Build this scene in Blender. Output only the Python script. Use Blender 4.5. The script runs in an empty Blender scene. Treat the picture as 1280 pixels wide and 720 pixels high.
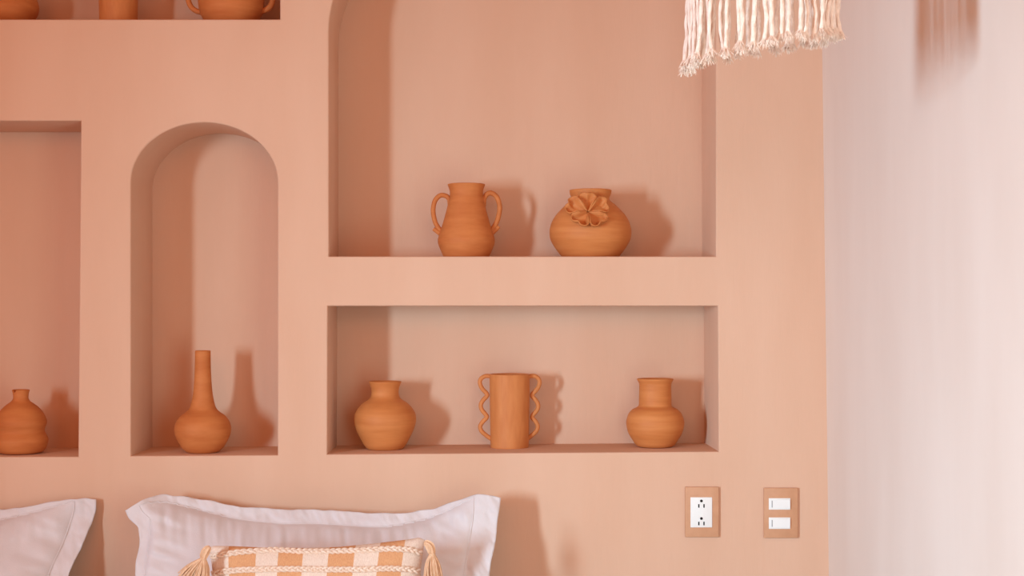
import bpy, bmesh, math, random
import numpy as np
from mathutils import Vector, Matrix, noise

random.seed(4)
scene = bpy.context.scene
col = scene.collection
PI = math.pi

# ------------------------------------------------------------------ camera
S = 0.0019            # metres per photograph pixel on the niche wall
F = 1800.0            # focal length in pixels of a 1280 px wide frame
D = F * S             # camera to wall
VX, VY = 605.0, 385.0  # where the wall's normal vanishes
EYE = 1.45
cam = bpy.data.cameras.new('camera')
camo = bpy.data.objects.new('camera', cam)
col.objects.link(camo)
camo.location = (0, -D, EYE)
camo.rotation_euler = (PI / 2, 0, 0)
cam.sensor_width = 36
cam.lens = F / 1280 * 36
cam.shift_x = (640 - VX) / 1280
cam.shift_y = (VY - 360) / 1280
cam.clip_start = 0.05
scene.camera = camo

# ------------------------------------------------------------------ light
scene.view_settings.view_transform = 'Standard'
scene.view_settings.look = 'None'
scene.view_settings.gamma = 1
scene.view_settings.use_curve_mapping = False
scene.view_settings.exposure = 0.0

world = bpy.data.worlds.new('world')
scene.world = world
world.use_nodes = True
world.node_tree.nodes['Background'].inputs[0].default_value = (0.9, 0.93, 1.0, 1)
world.node_tree.nodes['Background'].inputs[1].default_value = 0.2


def area(name, loc, target, sx, sy, power, colour, spread=180):
    l = bpy.data.lights.new(name, 'AREA')
    l.shape = 'RECTANGLE'
    l.size, l.size_y = sx, sy
    l.energy = power
    l.color = colour
    l.spread = math.radians(spread)
    o = bpy.data.objects.new(name, l)
    col.objects.link(o)
    o.location = loc
    d = Vector(target) - Vector(loc)
    o.rotation_euler = d.to_track_quat('-Z', 'Y').to_euler()
    return o


# daylight through a tall narrow window,
# and four added fill lights, two cool and two warm, without openings of their own
LIGHTS = [
    ('slot_daylight', (-2.5, -3.6, 1.76), (0.8, -0.6, 0.95), 0.18, 0.85, 7.0, (1.0, 0.96, 0.88), 118),
    ('cool_beam_fill', (-2.5, -3.45, 1.42), (0.8, -0.75, 1.0), 0.26, 0.85, 29.0, (0.44, 0.77, 1.0), 72),  # added cool beam beside the narrow window, brightens the right wall
    ('cool_side_fill', (0.76, -2.1, 1.15), (-0.6, 0, 1.1), 1.2, 1.5, 18.5, (0.70, 0.97, 1.0), 160),  # added soft fill at the right wall, lightens the left niche reveals
    ('warm_rear_fill', (-0.7, -4.2, 2.4), (-0.5, 0, 1.5), 2.4, 1.0, 22.0, (1.0, 0.35, 0.14), 150),  # added warm fill high behind the camera, tints wall and niche floors
    ('warm_side_fill', (-2.55, -1.5, 1.75), (0, -1.2, 1.6), 2.0, 1.7, 8.5, (1.0, 0.35, 0.14), 180),  # added warm panel at the left wall, lifts the right niche reveals
]
for args in LIGHTS:
    area(*args)


# ------------------------------------------------------------------ helpers
def P(px, py, y=0.0):
    """World point that the photograph shows at (px, py), at depth y behind the wall face."""
    k = (D + y) / D * S
    return Vector(((px - VX) * k, y, EYE + (VY - py) * k))


def X(px):
    return (px - VX) * S


def Z(py):
    return EYE + (VY - py) * S


def lin(r, g, b):
    f = lambda c: (c / 255) / 12.92 if c / 255 <= 0.04045 else ((c / 255 + 0.055) / 1.055) ** 2.4
    return (f(r), f(g), f(b), 1)


def mesh(name, verts, faces, mat=None, parent=None, smooth=True, angle=None, mats=None, mi=None):
    me = bpy.data.meshes.new(name)
    me.from_pydata([tuple(v) for v in verts], [], faces)
    me.validate()
    if mats:
        for m in mats:
            me.materials.append(m)
        me.polygons.foreach_set('material_index', mi)
    elif mat:
        me.materials.append(mat)
    if smooth:
        me.polygons.foreach_set('use_smooth', [True] * len(me.polygons))
        if angle:
            me.set_sharp_from_angle(angle=math.radians(angle))
    me.update()
    o = bpy.data.objects.new(name, me)
    col.objects.link(o)
    if parent:
        o.parent = parent
        o.matrix_parent_inverse = parent.matrix_world.inverted()
    return o


def empty(name, loc, label, cat, group=None):
    o = bpy.data.objects.new(name, None)
    o.empty_display_size = 0.05
    col.objects.link(o)
    o.location = loc
    o.matrix_world = Matrix.Translation(loc)
    tag(o, label, cat, group)
    return o


def tag(o, label=None, cat=None, group=None, kind=None):
    for k, v in (('label', label), ('category', cat), ('group', group), ('kind', kind)):
        if v:
            o[k] = v
    return o


class MB:
    """collects shapes for ONE mesh"""

    def __init__(self):
        self.v, self.f = [], []

    def add(self, v, f):
        n = len(self.v)
        self.v += [Vector(a) for a in v]
        self.f += [tuple(i + n for i in q) for q in f]

    def box(self, a, b, bevel=0.0):
        a, b = Vector(a), Vector(b)
        bm = bmesh.new()
        bmesh.ops.create_cube(bm, size=1)
        for v in bm.verts:
            v.co = Vector([(a[i] + b[i]) / 2 + v.co[i] * (b[i] - a[i]) for i in range(3)])
        if bevel:
            bmesh.ops.bevel(bm, geom=bm.edges[:], offset=bevel, segments=3, affect='EDGES', profile=0.5)
        bm.verts.index_update()
        self.add([v.co for v in bm.verts], [[v.index for v in f.verts] for f in bm.faces])
        bm.free()

    def tube(self, pts, r, n=10, lobes=0, turns=0.0, lobe_depth=0.2, caps=True):
        pts = [Vector(p) for p in pts]
        m = len(pts)
        rr = r if isinstance(r, (list, tuple)) else [r] * m
        V, Fc = [], []
        ref = Vector((0, 1, 0))
        for i, p in enumerate(pts):
            t = (pts[min(i + 1, m - 1)] - pts[max(i - 1, 0)]).normalized()
            a = ref - t * ref.dot(t)
            if a.length < 1e-4:
                a = t.orthogonal()
            a.normalize()
            ref = a
            b = t.cross(a)
            for j in range(n):
                th = 2 * PI * j / n
                q = rr[i] * (1 + (lobe_depth * math.cos(lobes * th - turns * i) if lobes else 0))
                V.append(p + (a * math.cos(th) + b * math.sin(th)) * q)
        for i in range(m - 1):
            for j in range(n):
                k = (j + 1) % n
                Fc.append((i * n + j, i * n + k, (i + 1) * n + k, (i + 1) * n + j))
        if caps:
            Fc.append(tuple(range(n - 1, -1, -1)))
            Fc.append(tuple((m - 1) * n + j for j in range(n)))
        self.add(V, Fc)

    def build(self, name, mat, parent=None, smooth=True, angle=40):
        return mesh(name, self.v, self.f, mat, parent, smooth, angle)


def catmull(pts, n=6, closed=False):
    pts = [Vector(p) for p in pts]
    out = []
    m = len(pts)
    for i in range(m - 1):
        p0 = pts[max(i - 1, 0)]
        p1, p2 = pts[i], pts[i + 1]
        p3 = pts[min(i + 2, m - 1)]
        for j in range(n):
            t = j / n
            out.append(0.5 * ((2 * p1) + (p2 - p0) * t + (2 * p0 - 5 * p1 + 4 * p2 - p3) * t * t + (3 * p1 - p0 - 3 * p2 + p3) * t ** 3))
    out.append(pts[-1])
    return out


# ------------------------------------------------------------------ materials
def material(name, colour, rough=0.8, spec=0.3, vary=None, scale=(3, 3, 3), detail=4, bump=0.0, bump_scale=(40, 40, 40),
             sheen=0.0, lo=0.35, hi=0.65, sss=0.0):
    m = bpy.data.materials.new(name)
    m.use_nodes = True
    nt = m.node_tree
    b = nt.nodes['Principled BSDF']
    b.inputs['Base Color'].default_value = colour
    b.inputs['Roughness'].default_value = rough
    b.inputs['Specular IOR Level'].default_value = spec
    if sheen:
        b.inputs['Sheen Weight'].default_value = sheen
    tc = nt.nodes.new('ShaderNodeTexCoord')

    def noise_at(sc, det):
        mp = nt.nodes.new('ShaderNodeMapping')
        mp.inputs['Scale'].default_value = sc
        nz = nt.nodes.new('ShaderNodeTexNoise')
        nz.inputs['Scale'].default_value = 1
        nz.inputs['Detail'].default_value = det
        nt.links.new(tc.outputs['Object'], mp.inputs['Vector'])
        nt.links.new(mp.outputs['Vector'], nz.inputs['Vector'])
        return nz.outputs['Fac']

    if vary:
        r = nt.nodes.new('ShaderNodeValToRGB')
        r.color_ramp.elements[0].position = lo
        r.color_ramp.elements[0].color = vary
        r.color_ramp.elements[1].position = hi
        r.color_ramp.elements[1].color = colour
        nt.links.new(noise_at(scale, detail), r.inputs['Fac'])
        nt.links.new(r.outputs['Color'], b.inputs['Base Color'])
    if bump:
        bp = nt.nodes.new('ShaderNodeBump')
        bp.inputs['Strength'].default_value = 1
        bp.inputs['Distance'].default_value = bump
        nt.links.new(noise_at(bump_scale, 5), bp.inputs['Height'])
        nt.links.new(bp.outputs['Normal'], b.inputs['Normal'])
    return m


M = {}
M['plaster'] = material('peach plaster', lin(225, 180, 152), 0.9, 0.1, lin(220, 173, 144), (5, 5, 1.2), 6, 0.0006, (70, 70, 12))
M['pale_plaster'] = material('pale plaster', lin(234, 212, 198), 0.85, 0.15, lin(229, 205, 190), (5, 5, 1.2), 6, 0.0003, (60, 60, 14))
M['ceiling'] = material('warm plaster ceiling', lin(228, 186, 156), 0.9, 0.1)
M['floor'] = material('clay floor', lin(214, 172, 140), 0.6, 0.3)
M['clay'] = material('terracotta clay', lin(214, 134, 74), 0.62, 0.3, lin(200, 117, 60), (9, 9, 75), 5, 0.0006, (25, 25, 330), lo=0.3, hi=0.7)
M['clay_upright'] = material('terracotta clay brushed upright', lin(214, 134, 76), 0.62, 0.3, lin(201, 119, 64), (60, 60, 14), 5, 0.0005, (240, 240, 30), lo=0.3, hi=0.7)
M['clay_red'] = material('terracotta clay darker', lin(208, 125, 68), 0.66, 0.25, lin(194, 108, 55), (14, 14, 60), 5, 0.0006, (40, 40, 260), lo=0.3, hi=0.7)
M['linen'] = material('white cotton', lin(221, 207, 204), 0.85, 0.15, sheen=0.15, bump=0.0003, bump_scale=(300, 300, 300))
M['cream_weave'] = material('cream weave', lin(236, 208, 188), 0.9, 0.1, lin(224, 192, 170), (600, 200, 220), 3, 0.0008, (500, 500, 500))
M['tan_weave'] = material('tan weave', lin(222, 162, 116), 0.9, 0.1, lin(210, 146, 102), (600, 200, 220), 3, 0.0008, (500, 500, 500))
M['cream_cord'] = material('cream cotton cord', lin(242, 214, 192), 0.9, 0.1, lin(228, 192, 166), (200, 200, 200), 3)
M['tassel'] = material('beige tassel yarn', lin(234, 190, 154), 0.9, 0.1, lin(216, 166, 128), (200, 200, 60), 3)
M['fringe'] = material('off white cotton rope', lin(242, 214, 196), 0.9, 0.1, lin(230, 199, 179), (120, 120, 120), 3)
M['bronze'] = material('satin bronze plate', lin(210, 152, 114), 0.45, 0.5, lin(203, 145, 107), (40, 40, 40), 3)
M['white_plastic'] = material('white plastic', lin(240, 234, 228), 0.35, 0.5)
M['grey_line'] = material('grey plastic', lin(150, 148, 150), 0.5, 0.4)
M['black'] = material('black slot', lin(28, 22, 20), 0.7, 0.2)
M['wood'] = material('wood', lin(150, 100, 62), 0.6, 0.3, lin(120, 78, 46), (4, 30, 30), 5)

# ------------------------------------------------------------------ setting
DEPTH = 117 * S


def arch(x0, x1, spring, rise, base0, base1, n=40):
    """closed outline in px, clockwise from bottom left as seen in the photograph"""
    cx, h = (x0 + x1) / 2, (x1 - x0) / 2
    pts = [(x0, base0)]
    for i in range(n + 1):
        t = PI - PI * i / n
        pts.append((cx + h * math.cos(t), spring - rise * math.sin(t)))
    pts.append((x1, base1))
    return pts


NICHES = {
    'top': [(-330, 24), (-330, -150), (349, -150), (350, 24)],
    'side': [(-330, 571), (-330, 151), (101, 151), (97.5, 571)],
    'arch': arch(163.5, 347, 228, 75, 570, 569),
    'tall': arch(411, 895, 42, 200, 320.5, 320.5, 56),
    'low': [(409, 568), (409.5, 382.5), (897.5, 382.5), (898.5, 564.5)],
}


def floor_z(niche, px):
    p = NICHES[niche]
    (xa, ya), (xb, yb) = p[0], p[-1]
    return Z(ya + (yb - ya) * (px - xa) / (xb - xa))


def offset(loop, r):
    """outline grown by r (world units), loop of (x, z)"""
    n = len(loop)
    A = sum(loop[i][0] * loop[(i + 1) % n][1] - loop[(i + 1) % n][0] * loop[i][1] for i in range(n))
    sg = 1 if A > 0 else -1
    out = []
    for i in range(n):
        p0, p1, p2 = Vector(loop[i - 1]), Vector(loop[i]), Vector(loop[(i + 1) % n])
        d1, d2 = (p1 - p0).normalized(), (p2 - p1).normalized()
        n1, n2 = Vector((d1.y, -d1.x)) * sg, Vector((d2.y, -d2.x)) * sg
        b = (n1 + n2)
        b = b / max(b.dot(n1), 0.3) if b.length > 1e-6 else n1
        out.append(p1 + b * r)
    return out


def wall_back():
    R = 0.0045
    bm = bmesh.new()
    edges = []

    def ring(loop, y):
        return [bm.verts.new((p[0], y, p[1])) for p in loop]

    outer = [(-2.62, -0.02), (-2.62, 2.72), (1.02, 2.72), (1.02, -0.02)]
    ro = ring(outer, 0)
    edges += [bm.edges.new((ro[i], ro[(i + 1) % 4])) for i in range(4)]
    for nm, px in NICHES.items():
        base = [(X(a), Z(b)) for a, b in px]
        steps = 4
        rings = []
        for s in range(steps + 1):
            a = s / steps * PI / 2
            rings.append(ring(offset(base, R * (1 - math.sin(a))), R * (1 - math.cos(a))))
        rings.append(ring(base, DEPTH))
        n = len(base)
        edges += [bm.edges.new((rings[0][i], rings[0][(i + 1) % n])) for i in range(n)]
        for a, b in zip(rings, rings[1:]):
            for i in range(n):
                bm.faces.new((a[i], a[(i + 1) % n], b[(i + 1) % n], b[i]))
        bm.faces.new(rings[-1])
    bmesh.ops.triangle_fill(bm, use_beauty=True, use_dissolve=False, edges=edges)
    # back and sides, so that the wall has its thickness
    rb = ring(outer, DEPTH + 0.12)
    for i in range(4):
        bm.faces.new((ro[i], ro[(i + 1) % 4], rb[(i + 1) % 4], rb[i]))
    bm.faces.new(rb)
    bmesh.ops.recalc_face_normals(bm, faces=bm.faces[:])
    me = bpy.data.meshes.new('wall_back')
    bm.to_mesh(me)
    bm.free()
    me.materials.append(M['plaster'])
    me.polygons.foreach_set('use_smooth', [True] * len(me.polygons))
    me.set_sharp_from_angle(angle=math.radians(32))
    o = bpy.data.objects.new('wall_back', me)
    col.objects.link(o)
    tag(o, 'peach plastered wall with arched and square niches behind the bed', kind='structure')
    return o


wall = wall_back()

RX = lambda z: 0.8037 + (Z(80) - z) * (0.0152 / (640 * S))   # face of the slightly leaning right wall


def solid(name, corners, depth, mat, label):
    """a slab from four corners of its room side and the vector of its thickness"""
    c = [Vector(p) for p in corners]
    v = c + [p + Vector(depth) for p in c]
    f = [(0, 1, 2, 3), (7, 6, 5, 4)] + [(i, i + 4, (i + 1) % 4 + 4, (i + 1) % 4) for i in range(4)]
    o = mesh(name, v, f, mat, smooth=False)
    bm = bmesh.new()
    bm.from_mesh(o.data)
    bmesh.ops.recalc_face_normals(bm, faces=bm.faces[:])
    bm.to_mesh(o.data)
    bm.free()
    return tag(o, label, kind='structure')


H, W0, Y0 = 2.7, -2.6, -5.4
solid('wall_right', [(RX(0), 0, 0), (RX(H), 0, H), (RX(H), Y0, H), (RX(0), Y0, 0)], (0.15, 0, 0), M['pale_plaster'],
      'pale smooth plaster wall on the right')
solid('wall_left', [(W0, 0, 0), (W0, 0, H), (W0, Y0, H), (W0, Y0, 0)], (-0.15, 0, 0), M['pale_plaster'], 'pale plaster wall out of view')
solid('wall_rear', [(W0, Y0, 0), (W0, Y0, H), (RX(H) + .1, Y0, H), (RX(0) + .1, Y0, 0)], (0, -0.15, 0), M['pale_plaster'], 'pale plaster wall behind the viewer')
solid('floor', [(W0, 0, 0), (RX(0), 0, 0), (RX(0), Y0, 0), (W0, Y0, 0)], (0, 0, -0.1), M['floor'], 'clay coloured floor')
solid('ceiling', [(W0, 0, H), (RX(H), 0, H), (RX(H), Y0, H), (W0, Y0, H)], (0, 0, 0.1), M['ceiling'], 'warm clay coloured ceiling')


# ------------------------------------------------------------------ pottery
def pot(name, label, niche, cx, depth_px, outline, mat, cat='vase', wall_px=2.6, rim_round=1.0, wob=0.008, notch=None, lip=None, lean=0.0, sub=5, sharp=None):
    """outline: (half width, height) in photograph pixels from rim to foot; returns the thing with its turned body"""
    y = depth_px * S
    k = (D + y) / D * S
    zf = floor_z(niche, cx)
    base_py = VY - (zf - EYE) / k
    o = [(h, p) for h, p in outline]
    o[-1] = (o[-1][0], base_py)
    c = [Vector((h * k, EYE + (VY - p) * k - zf, 0)) for h, p in o]
    prof = catmull(c, sub)
    rim = prof[0]
    t = wall_px * k
    # rounded rim and inside
    top = []
    for i in range(5):
        a = PI * i / 4
        top.append(Vector((rim.x - t / 2 + t / 2 * math.cos(PI - a), rim.y + t * 0.35 * rim_round * math.sin(a), 0)))
    inner = [Vector((max(p.x - t, 0.002), max(p.y, t), 0)) for p in prof[1:]]
    full = [Vector((0.0005, t, 0))] + inner[::-1] + top + prof[1:]
    ft = prof[-1]
    full += [Vector((ft.x - 0.0015, 0.0, 0)), Vector((ft.x * 0.5, 0.0008, 0)), Vector((0.0005, 0.0008, 0))]
    full[len(full) - 4].y = 0.001
    n = 72
    V, Fc = [], []
    root = empty(name, ((cx - VX) * k, y, zf), label, cat)
    seed = Vector((cx * 0.37, depth_px * 0.11, 3.1))
    hmax = rim.y
    for i, p in enumerate(full):
        for j in range(n):
            th = 2 * PI * j / n
            cs, sn = math.cos(th), math.sin(th)
            w = 1 + wob * noise.noise(Vector((cs * 0.9, sn * 0.9, p.y * 14)) + seed) * min(1, p.y / 0.01)
            r, z = p.x * w, p.y
            if notch and p.y > hmax - notch[2]:
                d = abs((th - notch[0] + PI) % (2 * PI) - PI) / notch[1]
                if d < 1:
                    z -= (1 - d) * notch[2] * 0.95 * min(1, (p.y - hmax + notch[2]) / notch[2] * 1.6)
            if lip and p.y > hmax - lip[2]:
                d = abs((th - lip[0] + PI) % (2 * PI) - PI) / lip[1]
                if d < 1:
                    g = (1 - d) ** 2 * ((p.y - hmax + lip[2]) / lip[2]) ** 1.5
                    r += lip[3] * g
            V.append((r * cs + lean * p.y, r * sn, z))
    m = len(full)
    for i in range(m - 1):
        for j in range(n):
            q = (j + 1) % n
            Fc.append((i * n + j, i * n + q, (i + 1) * n + q, (i + 1) * n + j))
    Fc.append(tuple(range(n)))
    Fc.append(tuple((m - 1) * n + j for j in range(n - 1, -1, -1)))
    V = [Vector(v) + root.location for v in V]
    body = mesh('body', V, Fc, mat, root, True, 60)
    bm = bmesh.new()
    bm.from_mesh(body.data)
    bmesh.ops.recalc_face_normals(bm, faces=bm.faces[:])
    bm.to_mesh(body.data)
    bm.free()
    root['_y'] = y
    return root, y, k


def clay_handle(root, y, pts, r_px, mat, name='handle', taper=None, n=7):
    c = catmull([P(a, b, y + (e[0] * S if e else 0)) for a, b, *e in pts], n)
    m = len(c)
    k = (D + y) / D * S
    rr = [r_px * k * (taper(i / (m - 1)) if taper else 1) for i in range(m)]
    mb = MB()
    mb.tube(c, rr, 14)
    return mb.build(name, mat, root)


clay, clay_u, clay_r = M['clay'], M['clay_upright'], M['clay_red']

# left square niche: pinched gourd
pot('gourd_vase', 'pinched double-bellied terracotta vase with chipped rim in the left square niche', 'side', 26, 44,
    [(10.8, 487.8), (9.9, 490.5), (9.4, 494), (9.4, 498), (11.5, 501.5), (17, 505.5), (23, 511), (28, 518), (31.2, 526), (31, 531), (29.0, 536), (29.0, 540),
     (32, 546), (33.3, 551), (31.4, 558), (27, 564.5), (20.5, 569)], clay_r, notch=(PI * 1.31, 0.42, 0.0085))
# arched niche: bottle
pot('bottle_vase', 'terracotta bottle vase with long slim neck in the arched niche', 'arch', 253.5, 40,
    [(9.7, 438.8), (9.8, 450), (10.2, 465), (11.0, 480), (12.2, 492), (14, 502), (16.6, 510), (20.5, 514.5), (27.8, 520), (32.8, 527), (34.9, 535), (34, 543), (30, 552),
     (25, 560), (18.8, 567)], clay_r, wall_px=2.2)
# tall niche: two handled jug
root, y, k = pot('amphora', 'two-handled terracotta amphora with flared mouth on the wide upper shelf', 'tall', 583, 52,
                 [(23.6, 231), (22.2, 234.5), (20.8, 239.5), (20.9, 246), (22.4, 252), (24.8, 262), (28, 274), (31, 284), (33.6, 292), (35.4, 298), (35.7, 300.5), (35.2, 305),
                  (32.6, 312), (28, 320)], clay_r, cat='vase', wob=0.006)
clay_handle(root, y, [(562.5, 256), (561.5, 249), (557, 244.8), (550, 244.6), (543.8, 251), (541.4, 263), (543.5, 276), (547.5, 284), (552.5, 289.5)], 3.05, clay_r)
clay_handle(root, y, [(604.5, 258), (605, 249), (608.5, 243), (614, 241.3), (621, 246.5), (624.6, 258.3), (622.8, 271.7), (618.8, 281.7), (613, 289)], 3.2, clay_r)
clay_handle(root, y, [(554.5, 294.5), (549, 291), (541.8, 286)], 2.7, clay_r, 'handle_tab', lambda t: 1.35 - 0.45 * t)
clay_handle(root, y, [(611.5, 294), (617, 289.5), (623.8, 283.3)], 2.7, clay_r, 'handle_tab', lambda t: 1.35 - 0.4 * t)

# tall niche: pot with flower
root, y, k = pot('flower_pot', 'squat terracotta pot with a modelled flower on its shoulder', 'tall', 738, 58,
                 [(26.3, 238.3), (25.8, 242), (24.0, 246.5), (23.6, 249), (25.5, 251.8), (31.5, 256.5), (37, 262), (42.5, 268), (47.4, 275.5), (50.4, 284), (51.2, 291), (50, 299), (46.6, 306), (42, 313),
                  (34.5, 320)], clay)


def petal_mesh(L, seed):
    V, Fc = [], []
    nu, nv = 12, 17
    half = math.radians(34.5)
    for i in range(nu + 1):
        s = 0.05 + 0.95 * i / nu
        for j in range(nv + 1):
            t = j / nv * 2 - 1
            rim = 1 - 0.13 * math.exp(-(t / 0.22) ** 2) - 0.16 * abs(t) ** 5 + 0.03 * math.sin(3.1 * t + seed)
            r = L * s * rim
            a = half * t * (0.86 + 0.14 * s)
            lip = max(abs(t) ** 7 * min(1, s * 1.6), s ** 9)
            h = L * (0.16 + 0.02 * s - 0.14 * math.sin(PI * min(1, s * 0.95)) * (1 - t * t) + 0.32 * lip + 0.05 * s * s * math.sin(4 * t + seed))
            V.append((r * math.cos(a), r * math.sin(a), h))
    for i in range(nu):
        for j in range(nv):
            q = i * (nv + 1) + j
            Fc.append((q, q + 1, q + nv + 2, q + nv + 1))
    return V, Fc


def flower(root, y, k):
    rad = 40.5 * k
    c = P(734.4, 267.5, y - rad)
    ex = Vector((1, 0.07, 0)).normalized()
    ev = Vector((0, 0.53, 0.85)).normalized()
    nrm = ex.cross(ev).normalized()
    if nrm.y > 0:
        nrm = -nrm
    mb = MB()
    core = c + nrm * 0.003
    mb.tube([core - nrm * 0.006, core + nrm * 0.001, core + nrm * 0.003], [0.009, 0.0065, 0.003], 14)
    fl = mb.build('flower', M['clay'], root)
    for a, sc in ((92, 0.92), (163, 1.06), (19, 1.0), (235, 1.0), (306, 1.04)):
        V, Fc = petal_mesh(26.5 * k * sc, a * 0.7)
        ca, sa = math.cos(math.radians(a)), math.sin(math.radians(a))
        out = []
        for px, py, h in V:
            u, v = px * ca - py * sa, px * sa + py * ca
            p = c + ex * u + ev * v + nrm * h
            # lie on the curved belly
            p += Vector((0, (rad - math.sqrt(max(rad * rad - u * u, 0))), 0))
            out.append(p)
        o = mesh('petal', out, Fc, M['clay'], fl)
        md = o.modifiers.new('thick', 'SOLIDIFY')
        md.thickness = 0.0022
        md.offset = 0
    return fl


flower(root, y, k)

# low niche
pot('round_vase', 'round-bellied terracotta vase at the left end of the low niche', 'low', 481.3, 62,
    [(20.4, 477.3), (19.4, 480), (17.6, 485), (17.1, 491), (18.4, 496.5), (22.5, 500.3), (27.5, 503.5), (33.5, 509.5), (37.8, 517), (38.9, 524), (37.6, 532), (34.6, 540),
     (30.6, 548), (26.5, 555.5), (21.5, 564)], clay)
root, y, k = pot('wavy_handled_vase', 'straight terracotta vase with wavy looped handles in the low niche', 'low', 637, 75,
                 [(25.2, 468.3), (25.0, 475), (24.8, 500), (24.3, 530), (24.0, 553), (23.4, 559.5), (21.5, 562)], clay_u, wall_px=2.4, wob=0.012)
hl = [(614, 470.5), (607.5, 470), (601.6, 473), (599.8, 478.5), (602.6, 485.5), (608, 491.5), (608.8, 495), (604, 500), (601, 506), (602.2, 512), (606.5, 517.5), (608.6, 521.5), (603.6, 527),
      (600.2, 533), (602, 539), (607.5, 544), (614.5, 549)]
hr = [(661.5, 470.5), (668, 470), (673, 473.5), (674.4, 479), (671.6, 486), (666, 492), (665.4, 495.5), (669.6, 500), (672.6, 506), (671.6, 512), (667.2, 517.5), (665, 521.5), (669.6, 527),
      (672.2, 533), (670.2, 539), (665, 544), (658.8, 549)]
clay_handle(root, y, hl, 2.75, clay_u, n=5)
clay_handle(root, y, hr, 2.75, clay_u, n=5)
pot('collared_jug', 'round terracotta jug with tall straight collar at the right end of the low niche', 'low', 819, 66,
    [(22.6, 474), (21.6, 476.4), (20.2, 479.5), (19.9, 486), (20.2, 497), (20.4, 506), (22.5, 508.8), (28.5, 512), (33.2, 517.5), (35.9, 526), (35.8, 532), (33.6, 541),
     (29, 549), (24, 556), (19.4, 561)], clay, lip=(PI * 1.08, 0.5, 0.006, 0.0028))

# top shelf
pot('wide_bowl', 'wide terracotta bowl leftmost on the topmost shelf', 'top', 8, 52,
    [(32, -22), (33.5, -15), (36, -5), (38.8, 5), (39.2, 12), (36.5, 20), (30, 28), (22, 34)], clay_r)
pot('cylinder_vase', 'plain terracotta cylinder vase on the topmost shelf', 'top', 148, 50,
    [(24.6, -64), (24.4, -50), (24.2, -20), (23.8, 5), (23.4, 24), (22.8, 32), (20.5, 34)], clay_u, wob=0.01)
root, y, k = pot('lug_handled_pot', 'wide terracotta pot with two small side handles on the topmost shelf', 'top', 289, 54,
                 [(33, -46), (31.5, -42), (32, -34), (36, -25), (40, -14), (41.2, -2), (40.5, 8), (38.5, 17), (34, 26), (27, 34)], clay_r)
clay_handle(root, y, [(251, -18), (243, -19), (236.5, -12), (235, -2), (238.5, 8), (245, 13.5), (252, 15.5)], 3.4, clay_r)
clay_handle(root, y, [(327, -18), (335, -19), (340, -12), (341, -2), (338.5, 7), (333, 12), (326, 14.5)], 3.6, clay_r)

# ------------------------------------------------------------------ outlet and switches
def plate(name, label, x0, y0, x1, y1):
    a, b = P(x0, y1), P(x1, y0)
    root = empty(name, ((a.x + b.x) / 2, 0, a.z), label, name.split('_')[-1])
    mb = MB()
    mb.box((a.x, -0.0075, a.z), (b.x, 0.0003, b.z), 0.0016)
    mb.build('cover_plate', M['bronze'], root, angle=25)
    return root


def px_box(name, x0, y0, x1, y1, yb, yf, mat, parent, bevel=0.0008):
    a, b = P(x0, y1), P(x1, y0)
    mb = MB()
    mb.box((a.x, yf, a.z), (b.x, yb, b.z), bevel)
    return mb.build(name, mat, parent, angle=25)


out = plate('wall_outlet', 'bronze plated double wall outlet with white sockets right of the bed', 856, 608.3, 898, 671)
rec = px_box('receptacle', 862.5, 621, 889.5, 658.6, -0.004, -0.0095, M['white_plastic'], out, 0.001)
for cy in (625.5, 647.4):
    mb = MB()
    c = P(876, cy)
    mb.tube([c + Vector((0, -0.0099, 0)), c + Vector((0, -0.0093, 0))], 1.75 * S, 16)
    mb.build('ground_hole', M['black'], rec)
    for sx in (872.8, 879.2):
        px_box('slot', sx - 0.8, cy + 4.0, sx + 0.8, cy + 8.4, -0.0093, -0.0099, M['black'], rec, 0)
sw = plate('light_switch', 'bronze plated double light switch with white rockers near the corner', 954.3, 609.5, 996.6, 672)
for y0 in (622.2, 646.2):
    fr = px_box('switch_module', 960.2, y0, 987, y0 + 14.3, -0.004, -0.0088, M['white_plastic'], sw, 0.0007)
    mb = MB()
    a, b = P(962.2, y0 + 12.6), P(986.2, y0 + 1.6)
    # tilted rocker: its right edge stands proud
    v = [(a.x, -0.0085, a.z), (b.x, -0.0085, a.z), (b.x, -0.0085, b.z), (a.x, -0.0085, b.z),
         (a.x, -0.0098, a.z), (b.x, -0.0125, a.z), (b.x, -0.0125, b.z), (a.x, -0.0098, b.z)]
    mb.add(v, [(0, 3, 2, 1), (4, 5, 6, 7), (0, 1, 5, 4), (1, 2, 6, 5), (2, 3, 7, 6), (3, 0, 4, 7)])
    mb.build('rocker', M['white_plastic'], fr, smooth=False)
    px_box('indicator_line', 963.6, y0 + 3, 964.5, y0 + 11.4, -0.0095, -0.0108, M['grey_line'], fr, 0)


# ------------------------------------------------------------------ bed
BED = 0.60
bed = empty('bed', (-0.78, -1.05, 0), 'white made bed standing against the niche wall', 'bed')
mb = MB()
mb.box((-1.95, -2.1, 0.0), (0.35, -0.02, 0.28), 0.02)
mb.build('bed_base', M['wood'], bed)
mb = MB()
mb.box((-1.93, -2.08, 0.28), (0.33, -0.03, BED), 0.06)
mb.build('mattress', M['linen'], bed)


def edge_curve(pts, n):
    """pts: (t, px, py, y) -> n+1 world points, gently smoothed"""
    a = np.array([[t, *P(px, py, y)] for t, px, py, y in pts])
    ts = np.linspace(0, 1, n + 1)
    c = np.stack([np.interp(ts, a[:, 0], a[:, i]) for i in (1, 2, 3)], 1)
    for _ in range(max(2, n // 50)):
        d = c.copy()
        d[1:-1] = (c[:-2] + 2 * c[1:-1] + c[2:]) / 4
        c = d
    return c


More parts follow.
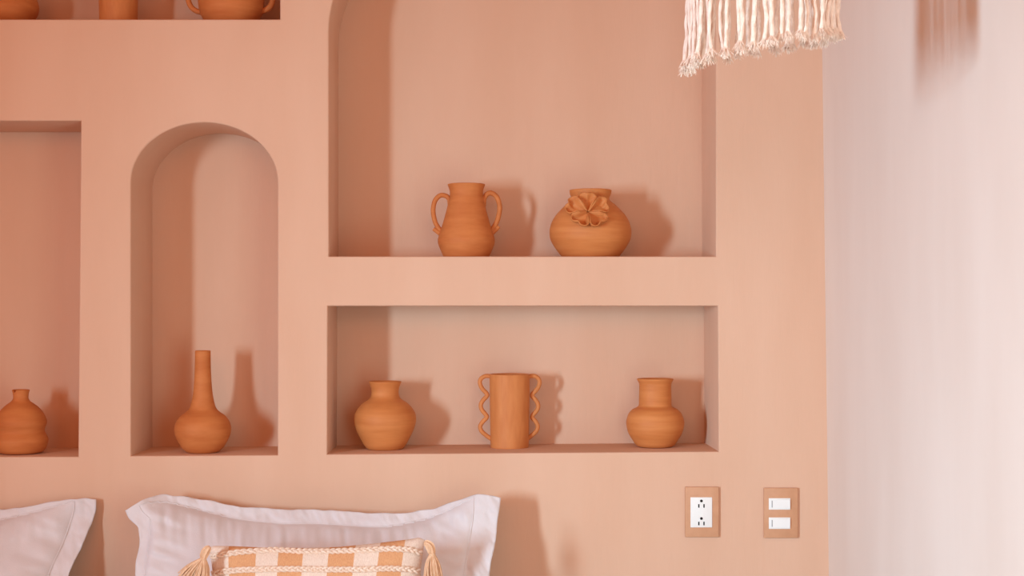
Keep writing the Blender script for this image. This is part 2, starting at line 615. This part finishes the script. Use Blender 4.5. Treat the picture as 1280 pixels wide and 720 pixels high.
def coons(top, bottom, left, right, nu, nv):
    """top/bottom: nu+1 points left to right, left/right: nv+1 points top to bottom"""
    u = np.linspace(0, 1, nu + 1)[:, None, None]
    v = np.linspace(0, 1, nv + 1)[None, :, None]
    T, B, L, R = top[:, None, :], bottom[:, None, :], left[None], right[None]
    return ((1 - v) * T + v * B + (1 - u) * L + u * R
            - ((1 - u) * (1 - v) * top[0] + u * (1 - v) * top[-1] + (1 - u) * v * bottom[0] + u * v * bottom[-1]))


def closed_sheet(front, back):
    nu, nv = front.shape[0] - 1, front.shape[1] - 1
    V = [tuple(p) for p in front.reshape(-1, 3)] + [tuple(p) for p in back.reshape(-1, 3)]
    N = (nu + 1) * (nv + 1)
    Fc = []
    idx = lambda i, j: i * (nv + 1) + j
    for i in range(nu):
        for j in range(nv):
            q = (idx(i, j), idx(i, j + 1), idx(i + 1, j + 1), idx(i + 1, j))
            Fc.append(q)
            Fc.append(tuple(N + k for k in q[::-1]))
    b = [idx(i, 0) for i in range(nu + 1)] + [idx(nu, j) for j in range(1, nv + 1)] + [idx(i, nv) for i in range(nu - 1, -1, -1)] + [idx(0, j) for j in range(nv - 1, 0, -1)]
    for a, c in zip(b, b[1:] + b[:1]):
        Fc.append((a, c, N + c, N + a))
    return V, Fc


def N3(x, y, z=0.0):
    return noise.noise(Vector((x, y, z)))


def sham(name, label, top, left, right, bottom, fl, fr, ft, front, back, seed, gather=1.0):
    """flanged pillow: flat border, puffed middle; fl/fr/ft are border widths as shares"""
    nu, nv = 220, 130
    G = coons(edge_curve(top, nu), edge_curve(bottom, nu), edge_curve(left, nv), edge_curve(right, nv), nu, nv)
    A, Bk = G.copy(), G.copy()
    for i in range(nu + 1):
        u = i / nu
        for j in range(nv + 1):
            v = j / nv
            a = (u - fl) / (1 - fl - fr) * 2 - 1
            ftu = ft * (0.12 + 0.88 * min(1, max(0, u - fl * 0.8) / 0.22, max(0, 1 - fr * 0.9 - u) / 0.26) ** 0.8)
            b = (v - ftu) / (1 - ftu) * 2 - 1
            x, z = G[i, j, 0], G[i, j, 2]
            edge = min(u, 1 - u, v) * 30
            # soft wave of the whole cloth
            wv = 0.012 * N3(x * 7, z * 7, seed) + 0.005 * N3(x * 22 + z * 9, z * 20, seed + 3)
            if abs(a) < 1 and abs(b) < 1:
                e = (1 - abs(a) ** 2.6) * (1 - max(abs(b), 0) ** 3.0 if b < 0 else 1 - b ** 4)
                g = e ** 0.62
                ds, dt = min(1 - abs(a), 1) * 0.5, (b + 1) * 0.5
                gat = gather * 0.013 * math.exp(-((dt - 0.06) / 0.13) ** 2) * N3(x * 62 + 14 * z, z * 9, seed + 9) * min(1, e * 8)
                gat += gather * 0.010 * math.exp(-((ds - 0.04) / 0.07) ** 2) * N3(x * 9, z * 55 + x * 20, seed + 5) * min(1, e * 8)
                fold = (0.016 * N3(x * 11 + z * 7, z * 5, seed + 7) + 0.009 * N3(x * 20 - z * 16, z * 9, seed + 8)) * min(1, e * 2)
                A[i, j, 1] += -front * g + gat + fold + wv
                Bk[i, j, 1] += back * g + wv
            else:
                q = max(-b - 1, abs(a) - 1)
                rp = (0.006 * N3(x * 34 + z * 12, z * 30, seed + 1) + 0.0035 * N3(x * 85 + z * 40, z * 50, seed + 2)) * min(1, 0.35 + q * 8)
                A[i, j, 2] += 0.004 * N3(x * 30, 2.2, seed + 4) * (1 - v / max(ftu, 1e-4) if v < ftu else 0)
                Bk[i, j, 2] = A[i, j, 2]
                A[i, j, 0] += 0.004 * N3(4.4, z * 26, seed + 6) * (1 - min(u / fl, (1 - u) / fr, 1))
                Bk[i, j, 0] = A[i, j, 0]
                A[i, j, 1] += wv + rp - 0.0016
                Bk[i, j, 1] += wv + rp + 0.0016
    A[:, :, 2] = np.maximum(A[:, :, 2], BED + 0.001)
    Bk[:, :, 2] = np.maximum(Bk[:, :, 2], BED + 0.001)
    Bk[:, :, 1] = np.minimum(Bk[:, :, 1], -0.004)
    V, Fc = closed_sheet(A, Bk)
    o = mesh(name, V, Fc, M['linen'])
    tag(o, label, 'pillow')
    # stitched seam between border and filling: a raised cord on the front
    mb = MB()
    iu0, iu1 = round(fl * nu), round((1 - fr) * nu)
    jv = lambda i: max(1, round(nv * ft * (0.12 + 0.88 * min(1, max(0, i / nu - fl * 0.8) / 0.22, max(0, 1 - fr * 0.9 - i / nu) / 0.26) ** 0.8)))
    line = [A[iu0, j] for j in range(nv - 2, jv(iu0), -1)] + [A[i, jv(i)] for i in range(iu0, iu1 + 1)] + [A[iu1, j] for j in range(jv(iu1) + 1, nv - 2)]
    mb.tube([Vector(p) + Vector((0, -0.0006, 0)) for p in line], 0.0013, 6)
    s = mb.build('seam', M['linen'], o)
    return o


bz = lambda y: VY + (EYE - BED - 0.001) / ((D + y) / D * S)   # py of the mattress top at depth y
yb = -0.30
sham('bed_pillow', 'white flanged pillow behind the checked cushion',
     top=[(0, 157, 638, -0.135), (0.045, 178, 623, -0.12), (0.10, 205, 617.5, -0.085), (0.19, 247, 623, -0.06), (0.29, 300, 632.5, -0.055), (0.39, 345, 637, -0.055), (0.5, 395, 637.5, -0.055), (0.63, 455, 641, -0.055),
          (0.72, 497, 641, -0.06), (0.80, 533, 638, -0.065), (0.87, 562, 629, -0.085), (0.915, 582, 621, -0.10), (0.945, 597, 616, -0.11), (0.97, 612, 618.5, -0.115), (1, 627, 621.5, -0.115)],
     left=[(0, 157, 638, -0.135), (0.05, 163, 649, -0.135), (0.10, 174, 658, -0.14), (0.18, 174, 675, -0.15), (0.4, 167, 718, -0.19), (1, 165, bz(yb), yb)],
     right=[(0, 627, 621.5, -0.115), (0.18, 622, 660, -0.14), (0.42, 611, 718, -0.19), (1, 600, bz(yb), yb)],
     bottom=[(0, 165, bz(yb), yb), (1, 600, bz(yb), yb)],
     fl=0.030, fr=0.062, ft=0.085, front=0.085, back=0.045, seed=1.3)
sham('bed_pillow', 'white flanged pillow at the lower left edge of the picture',
     top=[(0, -340, 640, -0.05), (0.3, -190, 640, -0.04), (0.74, 0, 637, -0.036), (0.83, 40, 632, -0.034), (0.90, 78, 624.5, -0.03), (0.95, 100, 623, -0.028), (1, 120, 624, -0.027)],
     left=[(0, -340, 640, -0.05), (1, -350, bz(yb), yb)],
     right=[(0, 120, 624, -0.027), (0.06, 119, 637, -0.03), (0.2, 109, 668, -0.05), (0.42, 87, 716, -0.11), (1, 60, bz(yb), yb)],
     bottom=[(0, -350, bz(yb), yb), (1, 60, bz(yb), yb)],
     fl=0.06, fr=0.062, ft=0.072, front=0.085, back=0.04, seed=7.7, gather=0.5)


# checked cushion
def cushion():
    nu, nv = 180, 110
    yt, ybm = -0.335, -0.40
    bzy = bz(ybm)
    top = edge_curve([(0, 262, 684, yt), (0.03, 268, 682.2, yt), (0.10, 290, 682.6, yt), (0.25, 335, 684.5, yt), (0.42, 380, 685, yt), (0.6, 425, 683.5, yt), (0.78, 475, 678.5, yt), (0.92, 512, 674, yt), (0.97, 524, 671.8, yt), (1, 531, 675, yt)], nu)
    left = edge_curve([(0, 262, 684, yt), (0.2, 266, 718, yt), (1, 262, bzy, ybm)], nv)
    right = edge_curve([(0, 531, 675, yt), (0.2, 526, 712, yt), (1, 530, bzy, ybm)], nv)
    bot = edge_curve([(0, 262, bzy, ybm), (1, 530, bzy, ybm)], nu)
    G = coons(top, bot, left, right, nu, nv)
    A, B = G.copy(), G.copy()
    for i in range(nu + 1):
        for j in range(nv + 1):
            a, b = i / nu * 2 - 1, j / nv * 2 - 1
            g = ((1 - abs(a) ** 3) * (1 - abs(b) ** 2.6)) ** 0.5
            x, z = G[i, j, 0], G[i, j, 2]
            w = 0.004 * N3(x * 14, z * 14, 5.5) * g
            A[i, j, 1] -= 0.055 * g + w
            B[i, j, 1] += 0.045 * g
    A[:, :, 2] = np.maximum(A[:, :, 2], BED + 0.001)
    B[:, :, 2] = np.maximum(B[:, :, 2], BED + 0.001)
    V, Fc = closed_sheet(A, B)
    # woven upright stripes: each quad's colour follows the column it lies in
    cuts = [286.5, 318.5, 346, 377, 408, 439.5, 471, 501.5]
    us = []
    for i in range(nu + 1):
        p = A[i, 22]
        us.append(VX + p[0] / ((D + p[1]) / D * S))

    def tan(i):
        x = (us[i] + us[i + 1]) / 2
        n = sum(x > c for c in cuts)
        return n % 2 == 1
    mi = []
    for q in Fc:
        i = min(k % ((nu + 1) * (nv + 1)) // (nv + 1) for k in q)
        mi.append(1 if tan(min(i, nu - 1)) else 0)
    root = empty('checked_cushion', (float(G[nu // 2, nv][0]), ybm, BED), 'cream and tan checked cushion with braids and corner tassels', 'cushion')
    cov = mesh('cover', V, Fc, parent=root, mats=[M['cream_weave'], M['tan_weave']], mi=mi)

    def on(u, v, out):
        fi, fj = u * nu, v * nv
        i, j = min(int(fi), nu - 1), min(int(fj), nv - 1)
        s, t = fi - i, fj - j
        p = (A[i, j] * (1 - s) * (1 - t) + A[i + 1, j] * s * (1 - t) + A[i, j + 1] * (1 - s) * t + A[i + 1, j + 1] * s * t)
        du = Vector(A[i + 1, j] - A[i, j])
        dv = Vector(A[i, j + 1] - A[i, j])
        n = du.cross(dv).normalized()
        if n.y > 0:
            n = -n
        return Vector(p) + n * out, n, du.normalized(), dv.normalized()

    k = (D - 0.39) / D * S
    for row, pys in enumerate(([(0, 697), (0.06, 693.5), (0.14, 690.5), (0.28, 688), (0.42, 690), (0.55, 690), (0.70, 688.5), (0.84, 686.3), (0.93, 687.5), (1, 692)],
                               [(0, 718), (0.06, 714.5), (0.14, 712.5), (0.28, 711.5), (0.42, 711.5), (0.55, 712), (0.70, 712), (0.84, 710.5), (0.93, 711.3), (1, 715)],
                               [(0, 741), (0.14, 735), (0.5, 735), (0.86, 734), (1, 738)], [(0, 764), (0.14, 759), (0.5, 758), (0.86, 757), (1, 761)],
                               [(0, 787), (0.14, 783), (0.5, 782), (0.86, 781), (1, 784)])):
        Lp = 268.0
        m = int(Lp / 23 * 22)
        centre = []
        for q in range(m + 1):
            u = 0.012 + 0.976 * q / m
            py = float(np.interp(u, [a for a, _ in pys], [b for _, b in pys]))
            # find the share v whose surface point the photograph shows at that height
            lo, hi = 0.0, 0.9
            for _ in range(14):
                mid = (lo + hi) / 2
                p = on(u, mid, 0)[0]
                if VY - (p.z - EYE) / ((D + p.y) / D * S) < py:
                    lo = mid
                else:
                    hi = mid
            centre.append(on(u, lo, 0.0022))
        braid = None
        mb = MB()
        for ph in range(3):
            pts = []
            for q, (p, n, du, dv) in enumerate(centre):
                t = 2 * PI * (q / m * Lp / 23) + ph * 2 * PI / 3
                pts.append(p + dv * (2.5 * k * math.sin(t)) + n * (1.3 * k * math.sin(2 * t)))
            mb.tube(pts, 1.75 * k, 7)
        mb.build('braid', M['cream_cord'], root)

    def tassel(knot, tipdir, spread, n, length, seed):
        rnd = random.Random(seed)
        yk = -0.40
        tas = MB()
        a = P(*knot[0], yk)
        hd = [P(x, z, yk) for x, z in knot]
        tas.tube(catmull(hd, 4), [r * k for r in np.interp(np.linspace(0, 1, len(catmull(hd, 4))), [0, .15, .5, .85, 1], [1.5, 3.6, 5.0, 4.4, 3.0])], 14, lobes=7)
        to = tas.build('tassel', M['tassel'], root)
        nb = hd[-1]
        rg = MB()
        d = (hd[-1] - hd[-2]).normalized()
        pts = []
        ax1 = d.orthogonal().normalized()
        ax2 = d.cross(ax1)
        for q in range(40):
            th = q / 13 * 2 * PI
            pts.append(nb + (ax1 * math.cos(th) + ax2 * math.sin(th)) * 3.7 * k + d * (q / 40 - 0.5) * 3.2 * k)
        rg.tube(pts, 0.75 * k, 6)
        rg.build('tassel_binding', M['tassel'], to)
        sk = MB()
        for _ in range(n):
            ang = rnd.uniform(-1, 1)
            dep = rnd.uniform(-1, 1) * math.sqrt(1 - ang * ang)
            L = length * rnd.uniform(0.85, 1.08)
            e = tipdir + ang * spread
            dx, dz = math.cos(e), math.sin(e)
            p0 = nb + Vector((ang * 2.6 * k, dep * 2.6 * k, 0))
            p1 = p0 + Vector((dx * 0.45, 0, dz * 0.45)) * L * k + Vector((ang * 2.2 * k, dep * 7 * k, 0))
            p2 = p0 + Vector((dx, 0, dz)) * L * k + Vector((rnd.uniform(-1, 1) * k, dep * 9 * k, -1.5 * k))
            sk.tube(catmull([p0, p1, p2], 4), [0.95 * k] * 8 + [0.6 * k], 5)
        tag(sk.build('tassel_skirt', M['tassel'], to), kind='stuff')

    tassel([(262, 683), (259, 687), (256, 692), (254, 698)], math.radians(245), 0.62, 130, 33, 3)
    tassel([(530, 678), (535, 680), (538.5, 685), (540, 692.5)], math.radians(273), 0.30, 130, 33, 8)
    return root


cushion()


# ------------------------------------------------------------------ hanging fringe
def hanging():
    yc = -1.2
    k = (D + yc) / D * S
    c = P(954, 0, yc)
    R = 91 * k
    ztop = P(954, -52, yc).z
    root = empty('hanging_fringe', (c.x, yc, ztop), 'off-white cotton fringe hanging from above, near the right wall', 'hanging')
    rnd = random.Random(11)
    hoop = MB()
    pts = [(c.x + R * math.cos(2 * PI * i / 48), yc + R * math.sin(2 * PI * i / 48), ztop) for i in range(49)]
    hoop.tube(pts, 0.006, 10)
    hoop.build('hoop', M['fringe'], root)
    # cords from the hoop up to the ceiling hook
    cords = MB()
    apex = Vector((c.x, yc, ztop + 0.30))
    for i in range(12):
        a = 2 * PI * i / 12
        cords.tube(catmull([(c.x + R * math.cos(a), yc + R * math.sin(a), ztop), (c.x + R * .75 * math.cos(a), yc + R * .75 * math.sin(a), ztop + 0.14), apex], 5), 0.0035, 6)
    cords.tube([apex - Vector((0, 0, .01)), (c.x, yc, H - 0.002)], 0.004, 8)
    cords.build('suspension_cord', M['fringe'], root)
    n = 54
    for i in range(n):
        a = 2 * PI * (i + rnd.uniform(-.3, .3)) / n
        cs, sn = math.cos(a), math.sin(a)
        # the fringe hangs lower on the left than on the right
        py_end = 53 - 11 * sn - 14 * cs + 10 * max(0, -cs) ** 3 + rnd.uniform(-4, 4) + (8 * rnd.random() if sn > 0.2 else 0)
        z1 = P(954, py_end, yc).z
        p0 = Vector((c.x + R * cs, yc + R * sn, ztop))
        drift = Vector((rnd.uniform(-.005, .005) - 0.004 * max(0, -cs), rnd.uniform(-.005, .005), 0))
        ctl = [p0]
        m = 5
        for q in range(1, m + 1):
            t = q / m
            ctl.append(p0 + drift * t + Vector((rnd.uniform(-.0022, .0022), rnd.uniform(-.002, .002), 0)) + Vector((0, 0, (z1 - ztop) * t)))
        pts = catmull(ctl, 9)
        mb = MB()
        r = 2.55 * k * rnd.uniform(.85, 1.12)
        mb.tube(pts, r, 10, lobes=3, turns=0.75, lobe_depth=0.09)
        st = mb.build('strand', M['fringe'], root)
        tf = MB()
        e = pts[-1]
        dirv = (pts[-1] - pts[-4]).normalized()
        for _ in range(46):
            ang, rad = rnd.uniform(0, 2 * PI), math.sqrt(rnd.random())
            sp = Vector((math.cos(ang), math.sin(ang), 0)) * rad
            L = k * rnd.uniform(8, 16)
            s = e - dirv * 3.5 * k + sp * 1.7 * k
            jit = Vector((rnd.gauss(0, .3), rnd.gauss(0, .3), rnd.gauss(0, .15)))
            mid = s + (dirv + sp * 0.42 + jit * 0.3).normalized() * L * .5
            end = mid + (dirv + sp * 0.45 + jit).normalized() * L * .5
            tf.tube([s, mid, end], [0.55 * k, 0.6 * k, 0.22 * k], 3)
        tf.build('frayed_end', M['fringe'], st)
    return root


hanging()
